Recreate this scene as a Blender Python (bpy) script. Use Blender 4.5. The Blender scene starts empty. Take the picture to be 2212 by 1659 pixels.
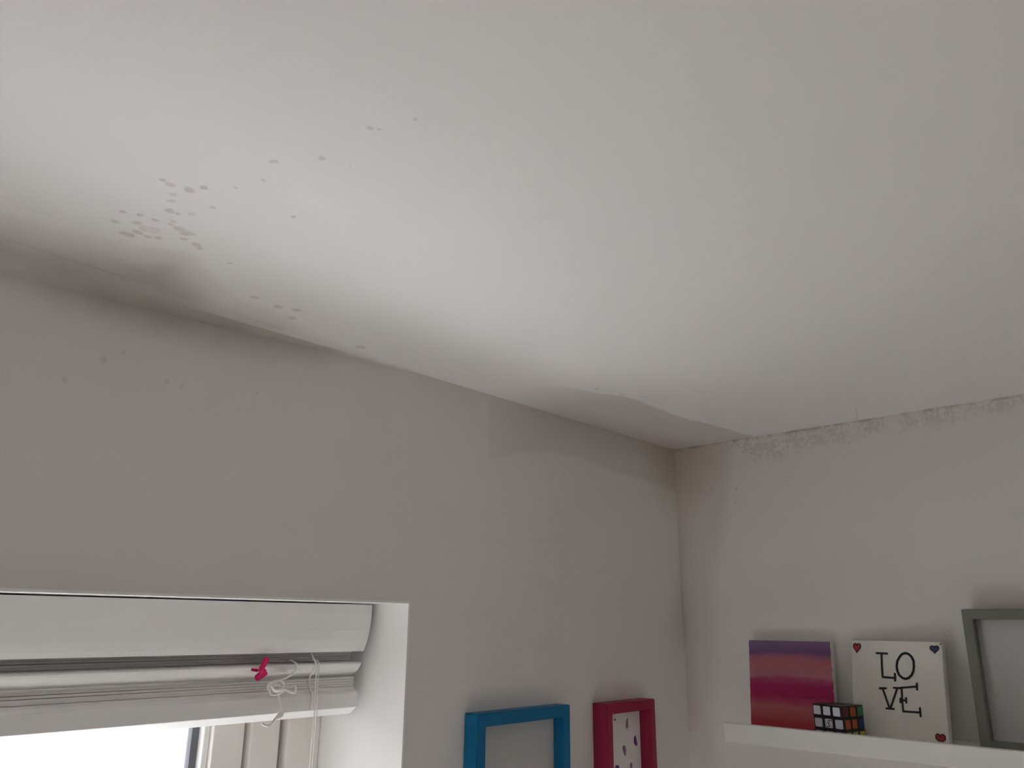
import bpy, bmesh, math, random
from mathutils import Vector, Matrix

random.seed(4)
scene = bpy.context.scene
COL = scene.collection
H = 2.4                      # ceiling height; the room corner stands at x=0, y=0

# ---------------------------------------------------------------- camera
cam_data = bpy.data.cameras.new('camera')
cam = bpy.data.objects.new('camera', cam_data)
COL.objects.link(cam)
yaw, pitch, roll = math.radians(42.92161), math.radians(16.95948), math.radians(0.49253)
fw = Vector((math.cos(pitch) * math.cos(yaw), math.cos(pitch) * math.sin(yaw), math.sin(pitch)))
r0 = Vector((math.sin(yaw), -math.cos(yaw), 0))
u0 = r0.cross(fw)
rt = r0 * math.cos(roll) + u0 * math.sin(roll)
up = -r0 * math.sin(roll) + u0 * math.cos(roll)
cm = Matrix.Identity(4)
for i in range(3):
    cm[i][0], cm[i][1], cm[i][2] = rt[i], up[i], -fw[i]
cm.translation = Vector((-1.4601, -0.8776, 2.0379))
cam.matrix_world = cm
cam_data.sensor_width = 36
cam_data.sensor_fit = 'HORIZONTAL'
cam_data.lens = 1694.893 / 2212 * 36
cam_data.clip_start = 0.02
scene.camera = cam

# ---------------------------------------------------------------- light and exposure
world = bpy.data.worlds.new('world')
scene.world = world
world.use_nodes = True
wt = world.node_tree
wt.nodes.clear()
w_out = wt.nodes.new('ShaderNodeOutputWorld')
w_bg = wt.nodes.new('ShaderNodeBackground')
w_tc = wt.nodes.new('ShaderNodeTexCoord')
w_sep = wt.nodes.new('ShaderNodeSeparateXYZ')
w_map = wt.nodes.new('ShaderNodeMapRange')
w_map.inputs['From Min'].default_value = -1.0
w_map.inputs['From Max'].default_value = 1.0
w_ramp = wt.nodes.new('ShaderNodeValToRGB')
# brightness by height of view: sunlit terrace close under the window, duller ground further off, bright haze, blue above
WORLD = [(-1.0, 8.2), (-0.76, 8.2), (-0.72, 1.0), (-0.52, 1.0), (-0.46, 2.6), (-0.27, 2.6), (-0.20, 1.4), (-0.02, 1.5), (0.05, 5.6), (0.33, 5.0), (0.45, 1.4), (1.0, 1.2)]
el = w_ramp.color_ramp.elements
for k, (h, v) in enumerate(WORLD):
    q = el[k] if k < 1 else (el[len(el) - 1] if k == len(WORLD) - 1 else el.new((h + 1) / 2))
    q.position = (h + 1) / 2
    q.color = (v / 10, v / 10 * 0.995, v / 10 * 1.005, 1)
wt.links.new(w_tc.outputs['Generated'], w_sep.inputs[0])
wt.links.new(w_sep.outputs['Z'], w_map.inputs['Value'])
wt.links.new(w_map.outputs[0], w_ramp.inputs[0])
wt.links.new(w_ramp.outputs[0], w_bg.inputs['Color'])
w_bg.inputs['Strength'].default_value = 12.0
wt.links.new(w_bg.outputs[0], w_out.inputs['Surface'])

sun_data = bpy.data.lights.new('sun', 'SUN')
sun_data.energy = 76.0
sun_data.angle = math.radians(0.6)
sun_data.color = (1.0, 0.99, 0.97)
sun = bpy.data.objects.new('sun', sun_data)
COL.objects.link(sun)
sun.rotation_euler = Vector((0.0, -1.45, -1.0)).to_track_quat('-Z', 'Y').to_euler()

portal_data = bpy.data.lights.new('daylight_portal', 'AREA')
portal_data.shape = 'RECTANGLE'
portal_data.size, portal_data.size_y = 0.78, 1.14
portal = bpy.data.objects.new('daylight_portal', portal_data)
COL.objects.link(portal)
portal.location = (-1.1125, 0.30, 1.515)
portal.rotation_euler = Vector((0, -1, 0)).to_track_quat('-Z', 'Y').to_euler()
portal_data.cycles.is_portal = True

scene.view_settings.view_transform = 'Standard'
scene.view_settings.look = 'None'
scene.view_settings.gamma = 1
scene.view_settings.use_curve_mapping = False
scene.view_settings.exposure = -0.08
scene.cycles.max_bounces = 16
scene.cycles.diffuse_bounces = 12
scene.cycles.use_denoising = True
scene.cycles.sample_clamp_indirect = 30.0


# ---------------------------------------------------------------- material helpers
class Nodes:
    def __init__(self, name):
        self.m = bpy.data.materials.new(name)
        self.m.use_nodes = True
        self.t = self.m.node_tree
        self.b = self.t.nodes['Principled BSDF']
        self.out = self.t.nodes['Material Output']

    def new(self, kind, **kw):
        n = self.t.nodes.new(kind)
        for k, v in kw.items():
            setattr(n, k, v)
        return n

    def put(self, sock, v):
        if hasattr(v, 'is_output'):
            self.t.links.new(v, sock)
        else:
            sock.default_value = v

    def math(self, op, a, b=0.0, clamp=False):
        n = self.new('ShaderNodeMath', operation=op, use_clamp=clamp)
        self.put(n.inputs[0], a)
        self.put(n.inputs[1], b)
        return n.outputs[0]

    def smooth(self, v, a, b):
        """0 below a, 1 above b (a > b turns it round)"""
        n = self.new('ShaderNodeMapRange', interpolation_type='SMOOTHSTEP')
        lo, hi = (a, b) if a < b else (b, a)
        self.put(n.inputs['Value'], v)
        n.inputs['From Min'].default_value, n.inputs['From Max'].default_value = lo, hi
        n.inputs['To Min'].default_value, n.inputs['To Max'].default_value = (0, 1) if a < b else (1, 0)
        return n.outputs[0]

    def curve(self, v, pts):
        """piecewise linear function of v, given as (input, output) pairs"""
        n = self.new('ShaderNodeFloatCurve')
        x0, x1 = pts[0][0], pts[-1][0]
        y1 = max(abs(p[1]) for p in pts) * 1.0001
        k = self.new('ShaderNodeMapRange')
        self.put(k.inputs['Value'], v)
        k.inputs['From Min'].default_value, k.inputs['From Max'].default_value = x0, x1
        self.t.links.new(k.outputs[0], n.inputs['Value'])
        c = n.mapping.curves[0]
        q = [((p[0] - x0) / (x1 - x0), p[1] / y1) for p in pts]
        c.points[0].location, c.points[1].location = q[0], q[-1]
        for p in q[1:-1]:
            c.points.new(*p)
        for p in c.points:
            p.handle_type = 'VECTOR'
        n.mapping.update()
        return self.math('MULTIPLY', n.outputs[0], y1)

    def noise(self, vec, scale, detail=3, rough=0.55):
        n = self.new('ShaderNodeTexNoise')
        self.put(n.inputs['Vector'], vec)
        n.inputs['Scale'].default_value = scale
        n.inputs['Detail'].default_value = detail
        n.inputs['Roughness'].default_value = rough
        return n

    def tint(self, col, mask, rgb):
        """multiply a colour by rgb where mask is 1"""
        n = self.new('ShaderNodeMix', data_type='RGBA', blend_type='MULTIPLY')
        self.put(n.inputs['Factor'], mask)
        self.put(n.inputs['A'], col)
        n.inputs['B'].default_value = (*rgb, 1)
        return n.outputs['Result']

    def bump(self, height, strength=0.1, dist=0.001):
        n = self.new('ShaderNodeBump')
        n.inputs['Strength'].default_value = strength
        n.inputs['Distance'].default_value = dist
        self.put(n.inputs['Height'], height)
        self.t.links.new(n.outputs[0], self.b.inputs['Normal'])


def plain(name, rgb, rough=0.5, grain=0.04, scale=60, spec=0.5, bump=0.0):
    """a solid colour with a faint procedural mottling"""
    n = Nodes(name)
    tc = n.new('ShaderNodeTexCoord')
    nz = n.noise(tc.outputs['Object'], scale)
    c = n.new('ShaderNodeMix', data_type='RGBA')
    c.inputs['A'].default_value = (*[v * (1 - grain) for v in rgb], 1)
    c.inputs['B'].default_value = (*[min(1, v * (1 + grain)) for v in rgb], 1)
    n.put(c.inputs['Factor'], nz.outputs[0])
    n.put(n.b.inputs['Base Color'], c.outputs['Result'])
    n.b.inputs['Roughness'].default_value = rough
    n.b.inputs['Specular IOR Level'].default_value = spec
    if bump:
        n.bump(nz.outputs[0], bump)
    return n.m


PAINT = (0.76, 0.745, 0.73)
CEIL = (0.80, 0.79, 0.785)


def paint_base(name, rgb):
    n = Nodes(name)
    g = n.new('ShaderNodeNewGeometry')
    n.P = g.outputs['Position']
    s = n.new('ShaderNodeSeparateXYZ')
    n.put(s.inputs[0], n.P)
    n.x, n.y, n.z = s.outputs
    big = n.noise(n.P, 2.5, 3)
    c = n.new('ShaderNodeMix', data_type='RGBA')
    c.inputs['A'].default_value = (*[v * 0.97 for v in rgb], 1)
    c.inputs['B'].default_value = (*[v * 1.02 for v in rgb], 1)
    n.put(c.inputs['Factor'], big.outputs[0])
    n.col = c.outputs['Result']
    n.w = n.math('SUBTRACT', n.noise(n.P, 28, 4, 0.6).outputs[0], 0.5)      # ragged edges
    n.w2 = n.math('SUBTRACT', n.noise(n.P, 140, 3, 0.6).outputs[0], 0.5)
    n.b.inputs['Roughness'].default_value = 0.85
    n.b.inputs['Specular IOR Level'].default_value = 0.25
    n.bump(n.noise(n.P, 220, 2).outputs[0], 0.08, 0.0006)
    return n


def finish(n):
    n.put(n.b.inputs['Base Color'], n.col)
    return n.m


# mould spots on the ceiling: x, y, radius (metres)
SPOTS = [(-1.222, -0.249, .0048), (-1.230, -0.251, .003), (-1.207, -0.253, .0054), (-1.2, -0.266, .0046), (-1.213, -0.234, .004), (-1.209, -0.222, .004),
         (-1.179, -0.24, .004), (-1.202, -0.204, .0046), (-1.195, -0.205, .0026), (-1.185, -0.213, .004), (-1.231, -0.169, .003),
         (-1.218, -0.175, .0036), (-1.203, -0.176, .0034), (-1.191, -0.187, .003), (-1.228, -0.145, .0044), (-1.213, -0.157, .0044),
         (-1.202, -0.152, .0064), (-1.195, -0.155, .0066), (-1.190, -0.180, .0040), (-1.180, -0.176, .0062), (-1.172, -0.173, .0064),
         (-1.212, -0.127, .005), (-1.207, -0.127, .0062), (-1.204, -0.139, .005), (-1.194, -0.137, .0038), (-1.186, -0.142, .004),
         (-1.168, -0.159, .004), (-1.166, -0.176, .003), (-1.153, -0.156, .005), (-1.147, -0.151, .004), (-1.109, -0.143, .003),
         (-1.181, -0.347, .0034), (-1.157, -0.382, .0034), (-1.156, -0.444, .0028), (-1.15, -0.447, .002), (-1.14, -0.478, .0025),
         (-1.181, -0.287, .0018), (-1.119, -0.28, .003), (-1.172, -0.316, .002), (-1.135, -0.389, .0014), (-1.044, -0.078, .0055),
         (-1.01, -0.073, .0062), (-0.979, -0.054, .0068), (-0.99, -0.081, .0052), (-0.856, -0.03, .0075), (-0.426, -0.164, .0062),
         (-0.391, -0.187, .004), (-0.481, -0.154, .0036)]
WALL_SPOTS = [(-1.17, 2.309, .0048), (-1.151, 2.322, .0028), (-0.986, 2.312, .0028), (-1.204, 2.277, .003), (-1.099, 2.3, .003),
              (-1.08, 2.299, .003), (-0.463, 2.304, .0022), (-0.427, 2.306, .0022), (-0.382, 2.297, .0024), (-0.414, 2.276, .0018), (-0.251, 2.28, .002)]
RIGHT_SPOTS = [(-0.246, 2.311, .002), (-0.139, 2.3, .0034), (-0.135, 2.273, .003), (-0.123, 2.247, .0022), (-0.371, 2.361, .002)]


def spot_mask(n, centres):
    """union of ragged little discs at the given points"""
    wob = n.noise(n.P, 90, 2)
    sub = n.new('ShaderNodeVectorMath', operation='SUBTRACT')
    n.put(sub.inputs[0], wob.outputs['Color'])
    sub.inputs[1].default_value = (0.5, 0.5, 0.5)
    sc = n.new('ShaderNodeVectorMath', operation='SCALE')
    n.put(sc.inputs[0], sub.outputs[0])
    sc.inputs['Scale'].default_value = 0.006
    add = n.new('ShaderNodeVectorMath', operation='ADD')
    n.put(add.inputs[0], n.P)
    n.put(add.inputs[1], sc.outputs[0])
    tot = None
    for c, r in centres:
        d = n.new('ShaderNodeVectorMath', operation='DISTANCE')
        n.put(d.inputs[0], add.outputs[0])
        d.inputs[1].default_value = c
        m = n.smooth(d.outputs['Value'], r * 1.25, r * 0.55)
        tot = m if tot is None else n.math('MAXIMUM', tot, m)
    return n.math('MULTIPLY', tot, n.smooth(n.noise(n.P, 34, 2).outputs[0], 0.12, 0.62))


def ceiling_paint():
    n = paint_base('ceiling_paint', CEIL)
    dy = n.math('MULTIPLY', n.y, -1.0)
    # brown damp patch running along the window wall into the corner
    edge = n.curve(n.x, [(-0.62, 0.0), (-0.585, 0.03), (-0.543, 0.110), (-0.504, 0.135), (-0.464, 0.141), (-0.435, 0.158),
                         (-0.369, 0.168), (-0.305, 0.164), (-0.225, 0.163), (-0.12, 0.181), (-0.069, 0.183), (0.0, 0.192)])
    d = n.math('ADD', n.math('SUBTRACT', edge, dy), n.math('MULTIPLY', n.w, 0.022))
    fade = n.smooth(n.x, -0.60, -0.40)
    n.col = n.tint(n.col, n.math('MULTIPLY', n.smooth(d, -0.002, 0.008), fade), (0.80, 0.755, 0.745))
    streak = n.math('ADD', d, n.math('MULTIPLY', n.w2, 0.05))
    n.col = n.tint(n.col, n.math('MULTIPLY', n.smooth(streak, 0.09, 0.15), n.smooth(n.x, -0.55, -0.35)), (0.93, 0.91, 0.895))
    # grey mildew band nearer the window end
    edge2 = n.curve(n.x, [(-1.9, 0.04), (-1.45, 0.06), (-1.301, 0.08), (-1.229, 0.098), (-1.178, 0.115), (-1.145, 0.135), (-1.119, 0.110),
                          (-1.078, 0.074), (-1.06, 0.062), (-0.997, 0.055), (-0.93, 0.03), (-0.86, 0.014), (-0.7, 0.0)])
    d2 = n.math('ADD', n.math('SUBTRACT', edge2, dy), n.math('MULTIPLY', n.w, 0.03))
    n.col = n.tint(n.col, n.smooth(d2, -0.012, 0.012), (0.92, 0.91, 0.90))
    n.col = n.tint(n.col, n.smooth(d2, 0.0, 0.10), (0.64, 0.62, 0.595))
    # specks
    n.col = n.tint(n.col, spot_mask(n, [((x, y, H), r) for x, y, r in SPOTS]), (0.78, 0.765, 0.75))
    # sooty line along the other wall, with a hair crack
    dx = n.math('MULTIPLY', n.x, -1.0)
    line = n.math('MULTIPLY', n.smooth(dx, 0.010, 0.001), n.smooth(n.w, -0.12, 0.10))
    n.col = n.tint(n.col, line, (0.72, 0.71, 0.69))
    crk = n.math('ABSOLUTE', n.math('ADD', n.math('ADD', n.y, 0.389), n.math('MULTIPLY', dx, 0.35)))
    crk = n.math('MULTIPLY', n.smooth(crk, 0.0022, 0.0008), n.smooth(dx, 0.13, 0.07))
    n.col = n.tint(n.col, crk, (0.88, 0.87, 0.86))
    return finish(n)


def window_wall_paint():
    n = paint_base('window_wall_paint', PAINT)
    dz = n.math('SUBTRACT', H, n.z)
    edge = n.curve(n.x, [(-0.580, 0.0), (-0.570, 0.10), (-0.565, 0.114), (-0.549, 0.104), (-0.487, 0.086), (-0.401, 0.075), (-0.334, 0.072),
                         (-0.219, 0.082), (-0.106, 0.088), (0.0, 0.094)])
    d = n.math('ADD', n.math('SUBTRACT', edge, dz), n.math('MULTIPLY', n.w, 0.012))
    n.col = n.tint(n.col, n.math('MULTIPLY', n.smooth(d, -0.004, 0.012), n.smooth(n.x, -0.68, -0.44)), (0.90, 0.885, 0.875))
    n.col = n.tint(n.col, n.math('MULTIPLY', n.smooth(d, 0.02, 0.08), n.smooth(n.x, -0.62, -0.30)), (0.92, 0.90, 0.885))
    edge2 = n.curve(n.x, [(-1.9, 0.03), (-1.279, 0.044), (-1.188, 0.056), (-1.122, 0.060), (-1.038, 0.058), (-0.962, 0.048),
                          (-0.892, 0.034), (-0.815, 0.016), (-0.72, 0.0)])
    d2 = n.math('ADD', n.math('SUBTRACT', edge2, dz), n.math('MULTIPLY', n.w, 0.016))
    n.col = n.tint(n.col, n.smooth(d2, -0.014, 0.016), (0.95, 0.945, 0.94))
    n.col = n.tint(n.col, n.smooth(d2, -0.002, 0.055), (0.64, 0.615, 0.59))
    # black damp in the very corner
    cr = n.new('ShaderNodeVectorMath', operation='DISTANCE')
    n.put(cr.inputs[0], n.P)
    cr.inputs[1].default_value = (0.0, 0.0, H - 0.02)
    n.col = n.tint(n.col, n.smooth(n.math('ADD', cr.outputs['Value'], n.math('MULTIPLY', n.w, 0.06)), 0.17, 0.03), (0.86, 0.83, 0.78))
    n.col = n.tint(n.col, spot_mask(n, [((x, 0.0, z), r) for x, z, r in WALL_SPOTS]), (0.88, 0.87, 0.84))
    return finish(n)


def shelf_wall_paint():
    n = paint_base('shelf_wall_paint', PAINT)
    dz = n.math('SUBTRACT', H, n.z)
    dy = n.math('MULTIPLY', n.y, -1.0)
    # pinkish, slightly darker strip down the corner
    edge = n.curve(n.z, [(1.6, 0.05), (2.126, 0.085), (2.216, 0.110), (2.307, 0.130), (2.4, 0.147)])
    d = n.math('ADD', n.math('SUBTRACT', edge, dy), n.math('MULTIPLY', n.w, 0.02))
    n.col = n.tint(n.col, n.smooth(d, -0.012, 0.03), (0.91, 0.86, 0.845))
    cr = n.new('ShaderNodeVectorMath', operation='DISTANCE')
    n.put(cr.inputs[0], n.P)
    cr.inputs[1].default_value = (0.0, 0.0, H - 0.02)
    n.col = n.tint(n.col, n.smooth(n.math('ADD', cr.outputs['Value'], n.math('MULTIPLY', n.w, 0.06)), 0.15, 0.02), (0.84, 0.81, 0.76))
    # speckled mould under the ceiling
    dep = n.curve(n.y, [(-0.85, 0.0), (-0.66, 0.022), (-0.54, 0.030), (-0.43, 0.030), (-0.38, 0.036), (-0.30, 0.040), (-0.24, 0.055),
                        (-0.19, 0.060), (-0.15, 0.04), (-0.10, 0.0)])
    band = n.smooth(n.math('ADD', n.math('SUBTRACT', dep, dz), n.math('MULTIPLY', n.w, 0.035)), -0.012, 0.022)
    speck = n.smooth(n.math('ADD', n.w2, n.math('MULTIPLY', n.w, 0.7)), -0.06, 0.10)
    n.col = n.tint(n.col, n.math('MULTIPLY', band, speck), (0.86, 0.845, 0.815))
    line = n.math('MULTIPLY', n.smooth(dz, 0.005, 0.001), n.smooth(n.w, -0.10, 0.08))
    n.col = n.tint(n.col, line, (0.72, 0.71, 0.69))
    n.col = n.tint(n.col, spot_mask(n, [((0.0, y, z), r) for y, z, r in RIGHT_SPOTS]), (0.80, 0.79, 0.76))
    return finish(n)


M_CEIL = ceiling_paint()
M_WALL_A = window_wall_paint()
M_WALL_B = shelf_wall_paint()
M_ROOM = finish(paint_base('room_paint', (0.72, 0.70, 0.66)))
M_REVEAL = finish(paint_base('reveal_paint', (0.86, 0.855, 0.85)))
M_FLOOR = plain('carpet', (0.43, 0.405, 0.385), 0.95, 0.15, 180, 0.1, 0.4)
M_UPVC = plain('white_plastic_frame', (0.80, 0.77, 0.74), 0.35, 0.02)
M_BEAD = plain('white_glazing_bead', (0.88, 0.88, 0.88), 0.3, 0.02)
M_GASKET = plain('grey_rubber_gasket', (0.13, 0.14, 0.16), 0.6, 0.15)
M_BLIND = plain('white_blind_slats', (0.78, 0.775, 0.77), 0.42, 0.02, 30)
M_CORD = plain('white_cord', (0.84, 0.83, 0.80), 0.8, 0.06, 400)
M_PINK = plain('pink_plastic', (0.72, 0.02, 0.16), 0.35, 0.06, 120)
M_BLUE = plain('blue_lacquer', (0.003, 0.135, 0.31), 0.45, 0.05, 90, 0.3)
M_MAROON = plain('raspberry_lacquer', (0.31, 0.016, 0.062), 0.45, 0.05, 90, 0.3)
M_OLIVE = plain('grey_green_frame', (0.185, 0.195, 0.168), 0.6, 0.06, 90)
M_GREY_A = plain('plain_grey_card', (0.55, 0.55, 0.55), 0.9, 0.01, 20, 0.1)
M_PAPER = plain('white_paper', (0.80, 0.78, 0.79), 0.9, 0.03, 25, 0.1)
M_PETAL = plain('mauve_petal', (0.30, 0.20, 0.27), 0.9, 0.35, 160, 0.1)
M_PETAL_DARK = plain('purple_petal', (0.16, 0.06, 0.20), 0.9, 0.4, 160, 0.1)
M_LEDGE = plain('white_ledge_paint', (0.78, 0.775, 0.75), 0.55, 0.02, 20)
M_CANVAS = plain('white_canvas', (0.80, 0.775, 0.735), 0.9, 0.03, 90, 0.1, 0.25)
M_INK = plain('black_paint', (0.012, 0.012, 0.014), 0.6, 0.1)
M_RED = plain('red_heart_paint', (0.42, 0.030, 0.035), 0.7, 0.1)
M_NAVY = plain('navy_heart_paint', (0.060, 0.068, 0.15), 0.7, 0.1)
M_CUBE = plain('black_cube_plastic', (0.012, 0.012, 0.012), 0.35, 0.1)
STICK = {'white': (0.62, 0.63, 0.72), 'rim': (0.8, 0.8, 0.84), 'orange': (0.50, 0.090, 0.016), 'green': (0.035, 0.24, 0.075), 'blue': (0.008, 0.035, 0.16),
         'red': (0.10, 0.022, 0.018), 'yellow': (0.52, 0.46, 0.10)}
M_ST = {k: plain(k + '_sticker', v, 0.4, 0.03, 60) for k, v in STICK.items()}


def glass_mat():
    n = Nodes('window_glass')
    tr = n.new('ShaderNodeBsdfTransparent')
    gl = n.new('ShaderNodeBsdfGlossy')
    gl.inputs['Roughness'].default_value = 0.02
    fr = n.new('ShaderNodeFresnel')
    fr.inputs['IOR'].default_value = 1.45
    mx = n.new('ShaderNodeMixShader')
    geo = n.new('ShaderNodeNewGeometry')
    n.put(mx.inputs[0], n.math('MULTIPLY', fr.outputs[0], n.math('SUBTRACT', 1.0, geo.outputs['Backfacing'])))
    n.put(mx.inputs[1], tr.outputs[0])
    n.put(mx.inputs[2], gl.outputs[0])
    n.put(n.out.inputs['Surface'], mx.outputs[0])
    return n.m


M_GLASS = glass_mat()


def sunset_mat():
    n = Nodes('sunset_painting')
    tc = n.new('ShaderNodeTexCoord')
    s = n.new('ShaderNodeSeparateXYZ')
    n.put(s.inputs[0], tc.outputs['Object'])
    st = n.new('ShaderNodeMapping')
    st.inputs['Scale'].default_value = (14, 55, 30)
    n.put(st.inputs['Vector'], tc.outputs['Object'])
    w = n.noise(st.outputs[0], 1.0, 4, 0.6)
    w2 = n.noise(tc.outputs['Object'], 14, 2)
    v = n.math('DIVIDE', s.outputs[1], 0.1505)
    v = n.math('ADD', v, n.math('MULTIPLY', n.math('SUBTRACT', w.outputs[0], 0.5), 0.10))
    v = n.math('ADD', v, n.math('MULTIPLY', n.math('SUBTRACT', w2.outputs[0], 0.5), 0.10))
    ramp = n.new('ShaderNodeValToRGB')
    e = ramp.color_ramp.elements
    stops = [(0.00, (.46, .055, .065)), (0.07, (.47, .070, .080)), (0.16, (.50, .125, .135)), (0.26, (.52, .155, .165)), (0.32, (.48, .085, .16)),
             (0.38, (.45, .042, .13)), (0.50, (.46, .044, .15)), (0.56, (.49, .11, .21)), (0.60, (.54, .215, .27)), (0.70, (.53, .20, .23)),
             (0.79, (.50, .16, .20)), (0.825, (.34, .15, .235)), (0.86, (.175, .090, .21)), (0.90, (.195, .112, .245)), (1.0, (.225, .145, .26))]
    e[0].position, e[0].color = stops[0][0], (*stops[0][1], 1)
    e[1].position, e[1].color = stops[-1][0], (*stops[-1][1], 1)
    for p, c in stops[1:-1]:
        k = e.new(p)
        k.color = (*c, 1)
    n.put(ramp.inputs[0], v)
    n.put(n.b.inputs['Base Color'], ramp.outputs[0])
    n.b.inputs['Roughness'].default_value = 0.9
    n.b.inputs['Specular IOR Level'].default_value = 0.1
    n.bump(n.noise(tc.outputs['Object'], 900, 1).outputs[0], 0.2, 0.0004)
    return n.m


M_SUNSET = sunset_mat()


# ---------------------------------------------------------------- mesh helpers
def box(bm, x0, x1, y0, y1, z0, z1, bev=0.0, seg=2):
    vs = [bm.verts.new((x, y, z)) for x in (x0, x1) for y in (y0, y1) for z in (z0, z1)]
    idx = [(0, 1, 3, 2), (4, 6, 7, 5), (0, 4, 5, 1), (2, 3, 7, 6), (0, 2, 6, 4), (1, 5, 7, 3)]
    fs = [bm.faces.new([vs[i] for i in q]) for q in idx]
    bmesh.ops.recalc_face_normals(bm, faces=fs)
    if bev:
        es = list({e for f in fs for e in f.edges})
        bmesh.ops.bevel(bm, geom=es, offset=bev, segments=seg, affect='EDGES', profile=0.5)


def prism(bm, pts, place, depth):
    """closed outline pts (2D) extruded; place(a, b, t) gives the 3D point, t in 0..depth"""
    n = len(pts)
    a = [bm.verts.new(place(p[0], p[1], 0)) for p in pts]
    b = [bm.verts.new(place(p[0], p[1], depth)) for p in pts]
    fs = [bm.faces.new(a), bm.faces.new(b[::-1])]
    for i in range(n):
        j = (i + 1) % n
        fs.append(bm.faces.new((a[i], b[i], b[j], a[j])))
    bmesh.ops.recalc_face_normals(bm, faces=fs)


def smooth_path(pts, sub=5, closed=False):
    P = [Vector(p) for p in pts]
    n = len(P)
    out = []
    rng = range(n if closed else n - 1)
    for i in rng:
        p0 = P[(i - 1) % n] if closed or i > 0 else P[0]
        p1, p2 = P[i], P[(i + 1) % n]
        p3 = P[(i + 2) % n] if closed or i + 2 < n else P[-1]
        for k in range(sub):
            t = k / sub
            out.append(0.5 * ((2 * p1) + (p2 - p0) * t + (2 * p0 - 5 * p1 + 4 * p2 - p3) * t * t + (3 * p1 - p0 - 3 * p2 + p3) * t ** 3))
    if not closed:
        out.append(P[-1])
    return out


def tube(bm, pts, r, seg=8, closed=False, taper=None):
    P = [Vector(p) for p in pts]
    n = len(P)
    rings = []
    ref = Vector((0.13, 0.92, 0.36)).normalized()
    for i in range(n):
        a = P[i - 1] if (i > 0 or closed) else P[i]
        b = P[(i + 1) % n] if (i + 1 < n or closed) else P[i]
        t = (b - a).normalized()
        s = t.cross(ref)
        s = s.normalized() if s.length > 1e-4 else Vector((1, 0, 0))
        q = t.cross(s)
        ref = q if q.dot(ref) > 0 else -q
        rr = r * (taper[i] if taper else 1)
        rings.append([bm.verts.new(P[i] + (s * math.cos(2 * math.pi * k / seg) + ref * math.sin(2 * math.pi * k / seg)) * rr) for k in range(seg)])
    fs = []
    for i in range(n if closed else n - 1):
        A, B = rings[i], rings[(i + 1) % n]
        for k in range(seg):
            fs.append(bm.faces.new((A[k], A[(k + 1) % seg], B[(k + 1) % seg], B[k])))
    if not closed:
        fs.append(bm.faces.new(rings[0][::-1]))
        fs.append(bm.faces.new(rings[-1]))
    bmesh.ops.recalc_face_normals(bm, faces=fs)


def obj(name, bm, mats, parent=None, smooth=False, structure=False):
    me = bpy.data.meshes.new(name)
    bm.normal_update()
    bm.to_mesh(me)
    bm.free()
    for m in (mats if isinstance(mats, (list, tuple)) else [mats]):
        me.materials.append(m)
    if smooth:
        for p in me.polygons:
            p.use_smooth = True
    o = bpy.data.objects.new(name, me)
    COL.objects.link(o)
    if parent:
        o.parent = parent
    if structure:
        o['kind'] = 'structure'
    return o


def B():
    return bmesh.new()


def tag(o, label, cat, group=None):
    o['label'] = label
    o['category'] = cat
    if group:
        o['group'] = group
    return o


def thing(name, label, cat, loc=(0, 0, 0), group=None):
    o = bpy.data.objects.new(name, None)
    COL.objects.link(o)
    o.location = loc
    o.empty_display_size = 0.05
    return tag(o, label, cat, group)


# ---------------------------------------------------------------- room shell
X0, Y0, T = -3.3, -3.4, 0.26
WX0, WX1, WZ0, WZ1 = -1.50, -0.725, 0.95, 2.0635          # window opening
WY = 0.188                                                # depth of the reveal

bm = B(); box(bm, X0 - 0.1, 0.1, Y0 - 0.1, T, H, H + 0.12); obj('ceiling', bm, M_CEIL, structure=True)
bm = B(); box(bm, X0 - 0.1, 0.1, Y0 - 0.1, T, -0.12, 0.0); obj('floor', bm, M_FLOOR, structure=True)
bm = B(); box(bm, 0.0, 0.12, Y0, T, 0.0, H); obj('wall_right', bm, M_WALL_B, structure=True)
bm = B(); box(bm, X0 - 0.12, X0, Y0, T, 0.0, H); obj('wall_rear', bm, M_ROOM, structure=True)
bm = B(); box(bm, X0, 0.0, Y0 - 0.12, Y0, 0.0, H); obj('wall_back', bm, M_ROOM, structure=True)

# the window wall: one mesh with the opening left free; reveal faces carry their own paint
bm = B()
xs, zs = [X0, WX0, WX1, 0.0], [0.0, WZ0, WZ1, H]
for y in (0.0, T):
    g = [[bm.verts.new((x, y, z)) for z in zs] for x in xs]
    for i in range(3):
        for j in range(3):
            if (i, j) != (1, 1):
                bm.faces.new((g[i][j], g[i + 1][j], g[i + 1][j + 1], g[i][j + 1]))
    if y == 0.0:
        front = g
ring_f = [front[1][1], front[2][1], front[2][2], front[1][2]]
ring_b = [g[1][1], g[2][1], g[2][2], g[1][2]]
rev = []
for i in range(4):
    j = (i + 1) % 4
    f = bm.faces.new((ring_f[i], ring_f[j], ring_b[j], ring_b[i]))
    f.material_index = 1
    rev.append(f)
bmesh.ops.recalc_face_normals(bm, faces=bm.faces)
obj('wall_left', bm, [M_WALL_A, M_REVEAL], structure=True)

# thin white corner bead around the opening
bm = B()
e = 0.0025
box(bm, WX1 - 0.0005, WX1 + e, -0.0016, 0.002, WZ0, WZ1 + e)
box(bm, WX0, WX1 - 0.0005, -0.0016, 0.002, WZ1 - 0.0005, WZ1 + e)
obj('trim_2', bm, M_REVEAL, structure=True)

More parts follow.
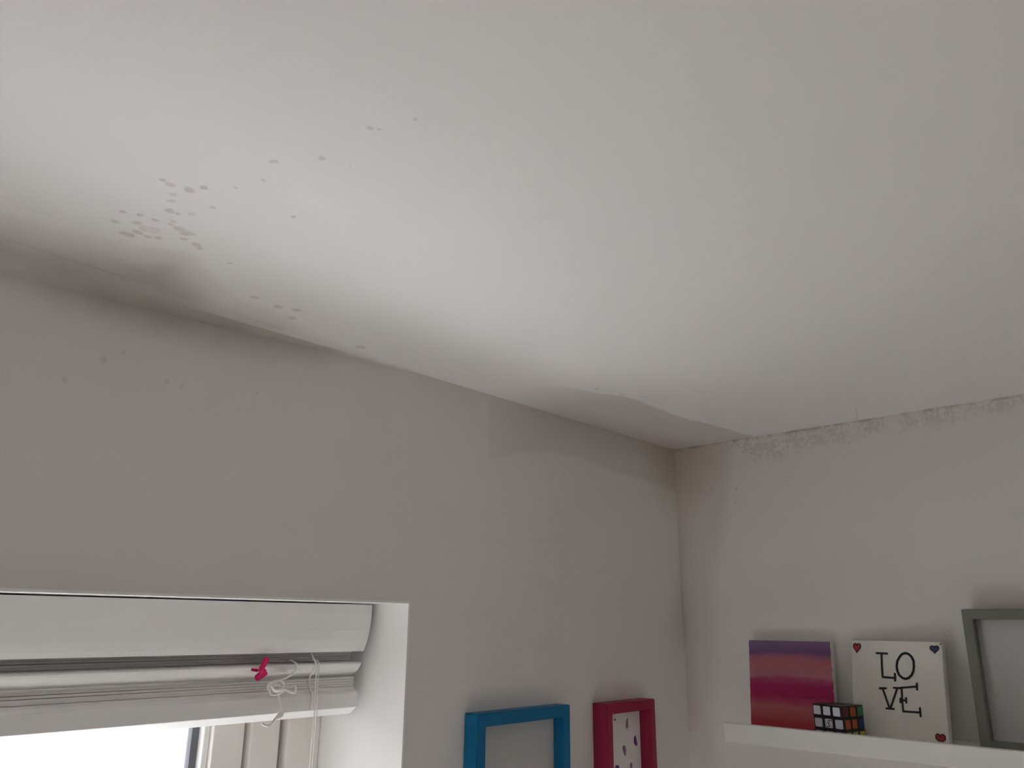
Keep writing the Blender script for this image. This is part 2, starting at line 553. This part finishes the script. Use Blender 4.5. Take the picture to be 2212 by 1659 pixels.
# the worn, rounded-off joint between ceiling and window wall
bm = B()
prof = [(-3.3, .030), (-1.9, .030), (-1.45, .028), (-1.25, .024), (-1.1, .018), (-0.95, .011), (-0.82, .005), (-0.72, .001)]
rows = []
N = 8
for x, r in prof:
    rows.append([bm.verts.new((x, -r * (1 - math.sin(a)) - 0.0002, H - r * (1 - math.cos(a)) - 0.0002)) for a in
                 [math.pi / 2 * k / N for k in range(N + 1)]])
for A, C in zip(rows, rows[1:]):
    for k in range(N):
        bm.faces.new((A[k], A[k + 1], C[k + 1], C[k])).material_index = 1 if k < N // 2 else 0
bmesh.ops.recalc_face_normals(bm, faces=bm.faces)
for f in bm.faces:
    if f.normal.z > 0:
        f.normal_flip()
obj('trim_1', bm, [M_WALL_A, M_CEIL], smooth=True, structure=True)

# ---------------------------------------------------------------- window


def ring(bm, x0, x1, z0, z1, w, y0, y1, bev=0.0):
    """rectangular frame of four bars with mitred overlap hidden in the corners"""
    box(bm, x0, x0 + w, y0, y1, z0, z1, bev)
    box(bm, x1 - w, x1, y0, y1, z0, z1, bev)
    box(bm, x0 + w, x1 - w, y0, y1, z0, z0 + w, bev)
    box(bm, x0 + w, x1 - w, y0, y1, z1 - w, z1, bev)


win = bpy.data.objects.new('window_1', None)
COL.objects.link(win)
win.location = ((WX0 + WX1) / 2, WY, WZ0)
win['kind'] = 'structure'


def wobj(name, bm, m, parent=None):
    o = obj(name, bm, m, parent or win)
    if parent is None:
        o.matrix_parent_inverse = Matrix.Translation(win.location).inverted()
    return o


FZ1 = WZ1 + 0.046                                         # the frame runs up behind the plaster of the soffit
bm = B(); ring(bm, WX0, WX1, WZ0, FZ1, 0.055, WY, T, 0.0025); box(bm, WX0 + .055, WX1 - .055, WY + .022, T, WZ0 + .055, WZ0 + .060)
wobj('outer_frame', bm, M_UPVC)
bm = B(); ring(bm, WX0 + .062, WX1 - .062, WZ0 + .06, FZ1 - .06, 0.046, WY + .009, T, 0.0025)
wobj('inner_frame', bm, M_UPVC)
for sx0, sx1 in ((WX0 + .113, WX1 - .113),):
    z0, z1 = WZ0 + .113, FZ1 - .113
    bm = B(); ring(bm, sx0, sx1, z0, z1, 0.047, WY + .017, T - .005, 0.0025)
    sash = wobj('sash', bm, M_UPVC)
    bm = B(); ring(bm, sx0 + .047, sx1 - .047, z0 + .047, z1 - .047, 0.009, WY + .026, WY + .042, 0.002)
    obj('glazing_bead', bm, M_BEAD, sash)
    bm = B(); ring(bm, sx0 + .056, sx1 - .056, z0 + .056, z1 - .056, 0.010, WY + .040, WY + .052)
    obj('gasket', bm, M_GASKET, sash)
    bm = B(); box(bm, sx0 + .060, sx1 - .060, WY + .044, WY + .048, z0 + .060, z1 - .060)
    obj('glass_pane', bm, M_GLASS, sash)
# narrow gaps between the profiles, closed and darkened at the back by a dark ring
bm = B(); ring(bm, WX0 + .053, WX1 - .053, WZ0 + .053, FZ1 - .053, 0.062, T - .02, T - .012)
wobj('gap_backing', bm, M_GASKET)
bm = B(); box(bm, WX0 - .04, WX1 + .04, -0.22, -0.0005, WZ0 - .003, WZ0 + .022, 0.004); box(bm, WX0 + .0005, WX1 - .0005, -0.001, WY, WZ0 + .0005, WZ0 + .022)  # unseen sill, its inner board deepened to bounce sun onto the ceiling
wobj('sill', bm, M_BEAD)

# ---------------------------------------------------------------- venetian blind, pulled up
BX0, BX1 = -1.488, -0.735
blind = thing('venetian_blind', 'white slatted blind pulled up and bunched at the top of the window recess', 'blind', ((BX0 + BX1) / 2, 0.12, 2.0))
BINV = Matrix.Translation(blind.location).inverted()


def bobj(name, bm, m, parent=None, smooth=False):
    o = obj(name, bm, m, parent or blind, smooth)
    if parent is None:
        o.matrix_parent_inverse = BINV
    return o


def strip(bm, prof, x0, x1):
    prism(bm, prof, lambda a, b, t: (x0 + t, a, b), x1 - x0)


# valance: a thin board that curves inwards towards its lower edge
fr = [(.0680, 2.0615), (.0678, 2.050), (.0686, 2.038), (.0708, 2.026), (.0742, 2.014), (.0785, 2.004), (.0820, 1.998)]
bk = [(.0862, 1.9985), (.0822, 2.006), (.0780, 2.016), (.0748, 2.027), (.0728, 2.038), (.0720, 2.050), (.0720, 2.0615)]
bm = B(); strip(bm, fr + bk, BX0, BX1); bobj('valance', bm, M_BLIND)
bm = B(); box(bm, BX0 + .004, BX1 - .006, .095, .150, 2.018, 2.062, 0.001); bobj('headrail', bm, M_BLIND)


def slat(y0, z, depth, tilt=0.0, x1=BX1, sag=0.0, th=0.0027):
    """one gently crowned slat; y0, z is its front edge"""
    c, s = math.cos(tilt), math.sin(tilt)
    top, bot = [], []
    for k in range(7):
        u = depth * k / 6
        cr = 0.0016 * (1 - (2 * k / 6 - 1) ** 2)
        top.append((y0 + u * c - cr * s, z + u * s + cr * c))
        bot.append((y0 + u * c - (cr - th) * s * 1, z + u * s + (cr - th) * c))
    bm = B()
    n = 14
    pts = top + bot[::-1]
    cols = []
    for i in range(n + 1):
        t = i / n
        x = BX0 + .002 + (x1 - BX0 - .002) * t
        dz = sag * math.sin(math.pi * min(1, t * 1.3))
        cols.append([bm.verts.new((x, a, b + dz)) for a, b in pts])
    m = len(pts)
    for A, C in zip(cols, cols[1:]):
        for k in range(m):
            bm.faces.new((A[k], A[(k + 1) % m], C[(k + 1) % m], C[k]))
    bm.faces.new(cols[0]); bm.faces.new(cols[-1][::-1])
    bmesh.ops.recalc_face_normals(bm, faces=bm.faces)
    return bobj('slat', bm, M_BLIND)


zz = 2.0125
for k in range(9):                                  # bunch hidden behind and just under the valance
    slat(.1075 + random.uniform(-.0012, .0012), zz, .046, random.uniform(-.01, .01), BX1 - .002 + random.uniform(-.001, .001), random.uniform(-.0004, .0004))
    zz -= .00305
# one slat hanging forward, its face tilted to the room
bm = B()
strip(bm, [(.0850, 1.9812), (.0856, 1.9828), (.0885, 1.9836), (.1100, 1.9850), (.1500, 1.9850), (.1500, 1.9815), (.1120, 1.9700), (.1030, 1.9664), (.0985, 1.9680), (.0910, 1.9735), (.0868, 1.9783)], BX0, BX1 - .0005)
bobj('slat', bm, M_BLIND)
zz = 1.9630
for k in range(5):
    slat(.1010 + random.uniform(-.0009, .0009), zz, .048, random.uniform(-.008, .008), BX1 + random.uniform(-.001, .001), random.uniform(-.0005, .0005))
    zz -= .0031
# bottom rail: sloping shoulder, upright face, chamfered underside
bm = B()
strip(bm, [(.1010, 1.9506), (.0985, 1.9470), (.0905, 1.9440), (.0898, 1.9425), (.0900, 1.9240), (.0906, 1.9232), (.1050, 1.9142), (.1080, 1.9135),
           (.1500, 1.9135), (.1515, 1.9300), (.1515, 1.9506)], BX0, BX1 - .0005)
rail = bobj('bottom_rail', bm, M_BLIND)
# ladder tapes and lift cords
for x in (-0.813, -1.41):
    bm = B()
    tube(bm, smooth_path([(x - .003, .097, 2.012), (x - .002, .0905, 1.995), (x + .001, .0835, 1.983), (x + .002, .0860, 1.976), (x + .002, .0965, 1.967),
                          (x + .003, .0985, 1.955), (x + .003, .0885, 1.943), (x + .003, .0885, 1.926)], 4), .0013, 6)
    bobj('ladder_cord', bm, M_CORD, smooth=True)
for dx, zb in ((-.0015, 1.70), (.0022, 1.58)):
    bm = B()
    tube(bm, smooth_path([(-.8105 + dx, .098, 1.990), (-.8100 + dx, .0835, 1.9835), (-.8092 + dx, .0830, 1.960), (-.8080 + dx, .0828, 1.924),
                          (-.8082 + dx, .0828, 1.865), (-.8085 + dx, .0830, zb)], 5), .0008, 6)
    bobj('lift_cord', bm, M_CORD, smooth=True)

CY = .0800
loop = [(-0.8452, 1.9888, .095), (-0.8419, 1.9832, .0835), (-0.8461, 1.9752, .0805), (-0.8545, 1.9692, .080), (-0.865, 1.9652, .080), (-0.875, 1.9639, .080),
        (-0.882, 1.9609, .081), (-0.8814, 1.9553, .084), (-0.8757, 1.9517, .084), (-0.8692, 1.9536, .082), (-0.8668, 1.9568, .080), (-0.8725, 1.9599, .078),
        (-0.8776, 1.9573, .079), (-0.873, 1.9516, .081), (-0.8636, 1.9522, .082), (-0.8583, 1.953, .079), (-0.8497, 1.9492, .080), (-0.8426, 1.9483, .082),
        (-0.8402, 1.9521, .084), (-0.8429, 1.958, .084), (-0.8475, 1.9548, .082), (-0.8586, 1.9564, .081), (-0.8683, 1.958, .079), (-0.8722, 1.9565, .080),
        (-0.8674, 1.9496, .084), (-0.8627, 1.9432, .085), (-0.8593, 1.9363, .085), (-0.8572, 1.9296, .085), (-0.858, 1.9246, .084)]
bm = B(); tube(bm, smooth_path([(x, y, z) for x, z, y in loop], 5), .00145, 8)
bobj('tangled_cord', bm, M_CORD, smooth=True)
loop2 = [(-.876, .079, 1.962), (-.868, .0775, 1.9645), (-.861, .079, 1.959), (-.8665, .0785, 1.953), (-.874, .0785, 1.9535), (-.879, .0795, 1.9585)]
bm = B(); tube(bm, smooth_path(loop2, 5, True), .0014, 8, True)
bobj('cord_knot', bm, M_CORD, smooth=True)
loop3 = [(-.872, .081, 1.957), (-.879, .083, 1.953), (-.876, .083, 1.9475), (-.866, .083, 1.9475), (-.860, .081, 1.952)]
bm = B(); tube(bm, smooth_path(loop3, 5), .0013, 8)
bobj('cord_knot', bm, M_CORD, smooth=True)
# cord joiner with its hooked end
bm = B()
tube(bm, smooth_path([(-.8578, .084, 1.9256), (-.8600, .083, 1.9225), (-.8655, .0815, 1.9195), (-.8695, .081, 1.9180)], 4), .0030, 10,
     taper=[.55 + .6 * math.sin(math.pi * min(1, k / 12 + .1)) for k in range(13)])
joiner = bobj('cord_joiner', bm, M_CORD, smooth=True)
bm = B()
tube(bm, smooth_path([(-.8690, .081, 1.9180), (-.8712, .080, 1.9160), (-.8745, .079, 1.9130), (-.8790, .0785, 1.9115), (-.8835, .0785, 1.9120), (-.8885, .079, 1.9150)], 5),
     .0016, 8)
obj('hook', bm, M_CORD, joiner, smooth=True).matrix_parent_inverse = Matrix.Identity(4)

# ---------------------------------------------------------------- pink clip on the blind
clip = thing('hair_clip', 'small bright pink bow-shaped clip stuck on the front of the raised white blind', 'clip', (-.8985, .079, 1.9790))


def lobe(a, b, wa, wb, y, th=.0045):
    A, Bv = Vector((a[0], 0, a[1])), Vector((b[0], 0, b[1]))
    t = (Bv - A).normalized()
    s = Vector((t.z, 0, -t.x))
    out = []
    for k in range(7):                                 # rounded far end
        g = -math.pi / 2 + math.pi * k / 6
        p = Bv + s * (wb * math.sin(g)) + t * (wb * .55 * math.cos(g))
        out.append((p.x, p.z))
    for sgn in (1, -1):
        p = A + s * (wa * sgn)
        out.append((p.x, p.z))
    bm = B()
    prism(bm, out, lambda p, q, d: (p, y - d, q), th)
    bmesh.ops.bevel(bm, geom=bm.edges[:], offset=.0010, segments=2, affect='EDGES')
    o = obj('bow_loop', bm, M_PINK, clip)
    o.matrix_parent_inverse = Matrix.Translation(clip.location).inverted()


lobe((-.8990, 1.9765), (-.8910, 1.9912), .0026, .0040, .0800)
lobe((-.8890, 1.9765), (-.9015, 1.9688), .0046, .0040, .0815)
lobe((-.8985, 1.9778), (-.9075, 1.9790), .0022, .0016, .0840, .003)
bm = B(); bmesh.ops.create_uvsphere(bm, u_segments=14, v_segments=10, radius=.0034, matrix=Matrix.Translation((-.8975, .0775, 1.9775)) @ Matrix.Scale(.7, 4, (0, 1, 0)))
o = obj('knot', bm, M_PINK, clip, smooth=True)
o.matrix_parent_inverse = Matrix.Translation(clip.location).inverted()

# ---------------------------------------------------------------- framed pictures on the window wall


def frame_bars(bm, w, h, b, d0, d1, place, bev=.0012):
    """four mitred bars; place(u, v, d) maps frame coordinates to 3D"""
    o = [(0, 0), (w, 0), (w, h), (0, h)]
    i = [(b, b), (w - b, b), (w - b, h - b), (b, h - b)]
    V = {}
    for nm, P in (('o', o), ('i', i)):
        for k, p in enumerate(P):
            for d in (0, 1):
                V[nm, k, d] = bm.verts.new(place(p[0], p[1], (d0, d1)[d]))
    fs = []
    for k in range(4):
        j = (k + 1) % 4
        fs.append(bm.faces.new((V['o', k, 1], V['o', j, 1], V['i', j, 1], V['i', k, 1])))
        fs.append(bm.faces.new((V['o', k, 0], V['i', k, 0], V['i', j, 0], V['o', j, 0])))
        fs.append(bm.faces.new((V['o', k, 0], V['o', j, 0], V['o', j, 1], V['o', k, 1])))
        fs.append(bm.faces.new((V['i', k, 0], V['i', k, 1], V['i', j, 1], V['i', j, 0])))
    bmesh.ops.recalc_face_normals(bm, faces=fs)
    if bev:
        es = [e for e in bm.edges if len(e.link_faces) == 2 and e.calc_face_angle(0) > 1.2]
        bmesh.ops.bevel(bm, geom=es, offset=bev, segments=2, affect='EDGES')


def box_frame(name, label, x0, w, z1, h, d, b, mat, card):
    t = thing(name, label, 'picture frame', (x0 + w / 2, 0, z1 - h))
    inv = Matrix.Translation(t.location).inverted()
    place = lambda u, v, dd: (x0 + u, -.0005 - dd, z1 - h + v)
    bm = B(); frame_bars(bm, w, h, b, 0, d, place)
    obj('frame', bm, mat, t).matrix_parent_inverse = inv
    bm = B(); box(bm, x0 + b - .004, x0 + w - b + .004, -.0075, -.0050, z1 - h + b - .004, z1 - b + .004)
    pr = obj('picture', bm, card, t)
    pr.matrix_parent_inverse = inv
    bm = B(); box(bm, x0 + b - .004, x0 + w - b + .004, -.0048, -.0010, z1 - h + b - .004, z1 - b + .004)
    obj('backboard', bm, M_CUBE, t).matrix_parent_inverse = inv
    return t, pr


box_frame('box_frame', 'deep bright blue box frame around a plain grey picture, hung on the window wall', -.6115, .2090, 1.9140, .2090, .0270, .0180, M_BLUE, M_GREY_A)
pf, pic = box_frame('box_frame', 'narrow raspberry pink box frame with scattered mauve petals on white, near the corner', -.3085, .1470, 1.9090, .1950, .0300, .0170, M_MAROON, M_PAPER)


def petal(x, z, a, b, rot, m):
    bm = B()
    pts = []
    for k in range(18):
        g = 2 * math.pi * k / 18
        rr = 1 + .12 * math.sin(3 * g + x * 300)
        px, pz = a * math.cos(g) * rr, b * math.sin(g) * rr
        pts.append((x + px * math.cos(rot) - pz * math.sin(rot), z + px * math.sin(rot) + pz * math.cos(rot)))
    prism(bm, pts, lambda p, q, d: (p, -.0076 - d, q), .0006)
    obj('petal', bm, m, pic).matrix_parent_inverse = Matrix.Identity(4)


for x, z, a, b, r, m in [(-.2186, 1.8695, .0032, .0085, -.12, M_PETAL), (-.1946, 1.8393, .0042, .0085, .25, M_PETAL_DARK), (-.2290, 1.8282, .0042, .0085, .25, M_PETAL),
                         (-.2544, 1.8790, .0022, .0022, 0, M_PETAL), (-.2525, 1.8010, .0050, .0065, -.4, M_PETAL_DARK), (-.2101, 1.8000, .0032, .0070, 0, M_PETAL),
                         (-.2350, 1.7700, .004, .008, .4, M_PETAL), (-.1990, 1.7600, .004, .007, -.3, M_PETAL_DARK)]:
    petal(x, z, a, b, r, m)

# ---------------------------------------------------------------- ledge on the right wall
SZ = 1.8602                                   # top of the shelf board
LY0, LY1 = -1.30, -.1507
ledge = thing('picture_ledge', 'long white picture ledge with a raised front lip on the right wall', 'shelf', (-.0675, (LY0 + LY1) / 2, 1.847))
LINV = Matrix.Translation(ledge.location).inverted()
for nm, args in (('shelf_board', (-.123, -.0005, LY0, LY1, SZ - .014, SZ, .0008)), ('front_lip', (-.135, -.123, LY0, LY1, 1.8470, 1.8772, .0012)),
                 ('back_panel', (-.006, -.0005, LY0, LY1, SZ + .0002, 1.8680, .0008))):
    bm = B(); box(bm, *args[:6], args[6]); obj(nm, bm, M_LEDGE, ledge).matrix_parent_inverse = LINV


def placed(name, label, cat, base, u, v):
    """thing whose own axes are: x along u, y along v (up the picture), z out of the picture"""
    t = thing(name, label, cat)
    u, v = Vector(u).normalized(), Vector(v).normalized()
    n = u.cross(v)
    m = Matrix.Identity(4)
    for i in range(3):
        m[i][0], m[i][1], m[i][2] = u[i], v[i], n[i]
    m.translation = Vector(base)
    t.matrix_world = m
    return t


# sunset canvas
t = placed('canvas_painting', 'small square canvas painted in purple, pink and red sunset bands behind the puzzle cube', 'painting', (-.036, -.151, SZ + .0019), (0, -1, 0), (.1065, 0, .9943))
bm = B(); box(bm, 0.0006, .1537, 0.0, .1500, -.0150, -.0012, .0012); obj('canvas', bm, M_CANVAS, t)
bm = B()
n = 26
prs = []
for k in range(n + 1):
    q = .1502 * k / n
    prs.append((random.uniform(-.0003, .0004) + .0004, .1533 + random.uniform(-.0009, .0007), q))
fa = [(bm.verts.new((a, q, 0)), bm.verts.new((b, q, 0)), bm.verts.new((a, q, -.0012)), bm.verts.new((b, q, -.0012))) for a, b, q in prs]
for p, q in zip(fa, fa[1:]):
    bm.faces.new((p[0], p[1], q[1], q[0]))
    bm.faces.new((p[2], q[2], q[3], p[3]))
    bm.faces.new((p[0], q[0], q[2], p[2]))
    bm.faces.new((p[1], p[3], q[3], q[1]))
for p in (fa[0], fa[-1]):
    bm.faces.new((p[0], p[2], p[3], p[1]))
bmesh.ops.recalc_face_normals(bm, faces=bm.faces)
obj('paint_layer', bm, M_SUNSET, t)

# LOVE canvas
t = placed('canvas_painting', 'white canvas lettered LOVE in black with small hearts in its corners', 'painting', (-.0459, -.3376, SZ + .0030), (-.0815, -.9967, 0), (.1803, -.0147, .9835))
bm = B(); box(bm, 0.0, .1472, 0.0, .1548, -.0150, 0.0, .0016); obj('canvas', bm, M_CANVAS, t)


def strokes(bm, lines, w, z=.0001, th=.0005):
    for k, line in enumerate(lines):
        for a, b in zip(line, line[1:]):
            A, Bv = Vector((*a, 0)), Vector((*b, 0))
            d = (Bv - A).normalized()
            s = Vector((-d.y, d.x, 0)) * w / 2
            pts = []
            for e, sg in ((A, -1), (Bv, 1)):
                for q in range(6):
                    g = -math.pi / 2 + math.pi * q / 5
                    p = e + sg * (d * math.cos(g) * w / 2 + s * math.sin(g))
                    pts.append((p.x, p.y))
            prism(bm, pts, lambda p, q, dd: (p, q, z + dd + k * .00001), th)


LET = {'L': [[(.0435, .1341), (.0609, .1339)], [(.0517, .1336), (.0514, .1142), (.0517, .0965)], [(.0517, .0965), (.0721, .0959)], [(.0718, .1024), (.0717, .0921)]],
       'O': [[(0.1026, 0.116), (0.1014, 0.1083), (0.0981, 0.1017), (0.0934, 0.0972), (0.0881, 0.0954), (0.0836, 0.0967), (0.0787, 0.1007), (0.076, 0.1071),
              (0.0754, 0.1148), (0.0769, 0.1226), (0.0809, 0.1293), (0.085, 0.1338), (0.0905, 0.1356), (0.0956, 0.1342), (0.0998, 0.13), (0.1025, 0.1236), (0.1026, .116)]],
       'V': [[(.0462, .0787), (.0563, .0793)], [(.0508, .0790), (.0606, .0485)], [(.0554, .0486), (.0673, .0486)], [(.0744, .0804), (.0619, .0486)], [(.0690, .0808), (.0795, .0808)]],
       'E': [[(.0795, .0814), (.1053, .0849)], [(.1056, .0891), (.1052, .0802)], [(.0813, .0815), (.0812, .0638), (.0819, .0460)], [(.0785, .0626), (.0872, .0628)],
             [(.0786, .0653), (.0783, .0594)], [(.0874, .0664), (.0873, .0596)], [(.0819, .0460), (.1083, .0465)], [(.1079, .0528), (.1080, .0409)]]}
for ch, lines in LET.items():
    bm = B(); strokes(bm, lines, {'O': .0036, 'L': .0034}.get(ch, .0031)); obj('letter', bm, M_INK, t)
bm = B(); strokes(bm, [[(.1447, .1498), (.1462, .1518), (.1471, .1526)]], .0010); obj('stray_stroke', bm, M_INK, t)


def heart(cx, cy, w, h, m, skew=0.0, flat=0.0):
    pts = []
    for k in range(40):
        g = 2 * math.pi * k / 40
        x = math.sin(g) ** 3
        y = (13 * math.cos(g) - 5 * math.cos(2 * g) - 2 * math.cos(3 * g) - math.cos(4 * g)) / 16
        y = max(y, -1.0 + flat)
        x *= 1 + flat * .35 * (y < 0)
        pts.append((cx + x * w / 2 + skew * y * h, cy + (y + .05) * h / 1.85))
    bm = B(); prism(bm, pts, lambda p, q, d: (p, q, .0001 + d), .0004)
    f = obj('heart', bm, m, t)
    bm = B(); strokes(bm, [pts + pts[:1]], .0014, .00015, .0006); obj('heart_outline', bm, M_INK, f)


heart(.0106, .1420, .0124, .0158, M_RED, .03)
heart(.1360, .1428, .0132, .0122, M_NAVY)
heart(.1355, .0116, .0140, .0142, M_RED, 0, .45)

# grey frame at the right
t = placed('photo_frame', 'grey green picture frame around a plain grey picture, standing on the white ledge', 'picture frame', (-.042, -.5229, SZ + .0010), (0, -1, 0), (.0294, 0, .9996))
bm = B(); frame_bars(bm, .2600, .2040, .0150, -.0240, 0, lambda a, b, d: (a, b, d)); obj('frame', bm, M_OLIVE, t)
bm = B(); box(bm, .0120, .2480, .0120, .1920, -.0200, -.0180); obj('picture', bm, M_GREY_A, t)
bm = B(); box(bm, .0120, .2480, .0120, .1920, -.0235, -.0202); obj('backboard', bm, M_CUBE, t)

# ---------------------------------------------------------------- puzzle cube
A = .0553
cube = thing('puzzle_cube', 'colourful twisting puzzle cube with white stickers at the front of the ledge', 'puzzle')
ph = 1.3452
mL = Vector((math.cos(ph), math.sin(ph), 0))          # along the white face, away from the near edge
mR = Vector((math.sin(ph), -math.cos(ph), 0))         # along the side face
cen = Vector((-.1163, -.3513, 0)) + (mL + mR) * A / 2
cm2 = Matrix.Identity(4)
for i in range(3):
    cm2[i][0], cm2[i][1], cm2[i][2] = mR[i], mL[i], (0, 0, 1)[i]
cm2.translation = Vector((cen.x, cen.y, SZ + .0003))
cube.matrix_world = cm2
P3 = A / 3
side = [['yellow', 'yellow', 'yellow'], ['orange', 'orange', 'blue'], ['red', 'orange', 'green']]      # from the near edge, bottom row first
for lay in range(3):
    tw = math.radians(-3.0 if lay == 2 else 1.0)
    bm = B()
    for i in range(3):
        for j in range(3):
            a, b = -A / 2 + i * P3, -A / 2 + j * P3
            box(bm, a + .0001, a + P3 - .0001, b + .0001, b + P3 - .0001, lay * P3 + .0001, lay * P3 + P3 - .0001, .0011)
    ly = obj('layer', bm, M_CUBE, cube)
    ly.rotation_euler = (0, 0, tw)
    for j in range(3):
        # white face looks along -x of the cube, side face along -y
        y = -A / 2 + (j + .5) * P3
        z = (lay + .5) * P3
        for face in range(2):
            s = .0066
            key = 'white' if face == 0 else side[lay][j]
            bm = B()
            pts = []
            for cx_, cy_, g0 in ((s - .0016, s - .0016, 0), (-s + .0016, s - .0016, 90), (-s + .0016, -s + .0016, 180), (s - .0016, -s + .0016, 270)):
                for q in range(4):
                    g = math.radians(g0 + 30 * q)
                    pts.append((cx_ + .0016 * math.cos(g), cy_ + .0016 * math.sin(g)))
            if face == 0:
                prism(bm, pts, lambda p, q, d: (-A / 2 - d, y + p, z + q), .0005)
            else:
                prism(bm, pts, lambda p, q, d: (-A / 2 + (j + .5) * P3 + p, -A / 2 - d, z + q), .0005)
            st = obj('sticker', bm, M_ST[key], ly)
            if face == 0 and lay == 1 and j == 1:
                # dark swirl printed on the middle sticker
                bm = B()
                arcs = [[(-.0028 + .0046 * math.cos(g), .0008 + .0040 * math.sin(g)) for g in [math.radians(20 + 22 * k) for k in range(6)]],
                        [(.0022 - .0044 * math.cos(g) * .9, -.0012 - .0040 * math.sin(g)) for g in [math.radians(10 + 22 * k) for k in range(6)]]]
                for arc in arcs + [[(-.0006, .0010), (.0006, -.0010)], [(.0008, .0011), (-.0008, -.0009)]]:
                    for (p0, q0), (p1, q1) in zip(arc, arc[1:]):
                        tube(bm, [(-A / 2 - .0005, y + p0, z + q0), (-A / 2 - .0005, y + p1, z + q1)], .0006, 6)
                obj('printed_swirl', bm, M_INK, st)
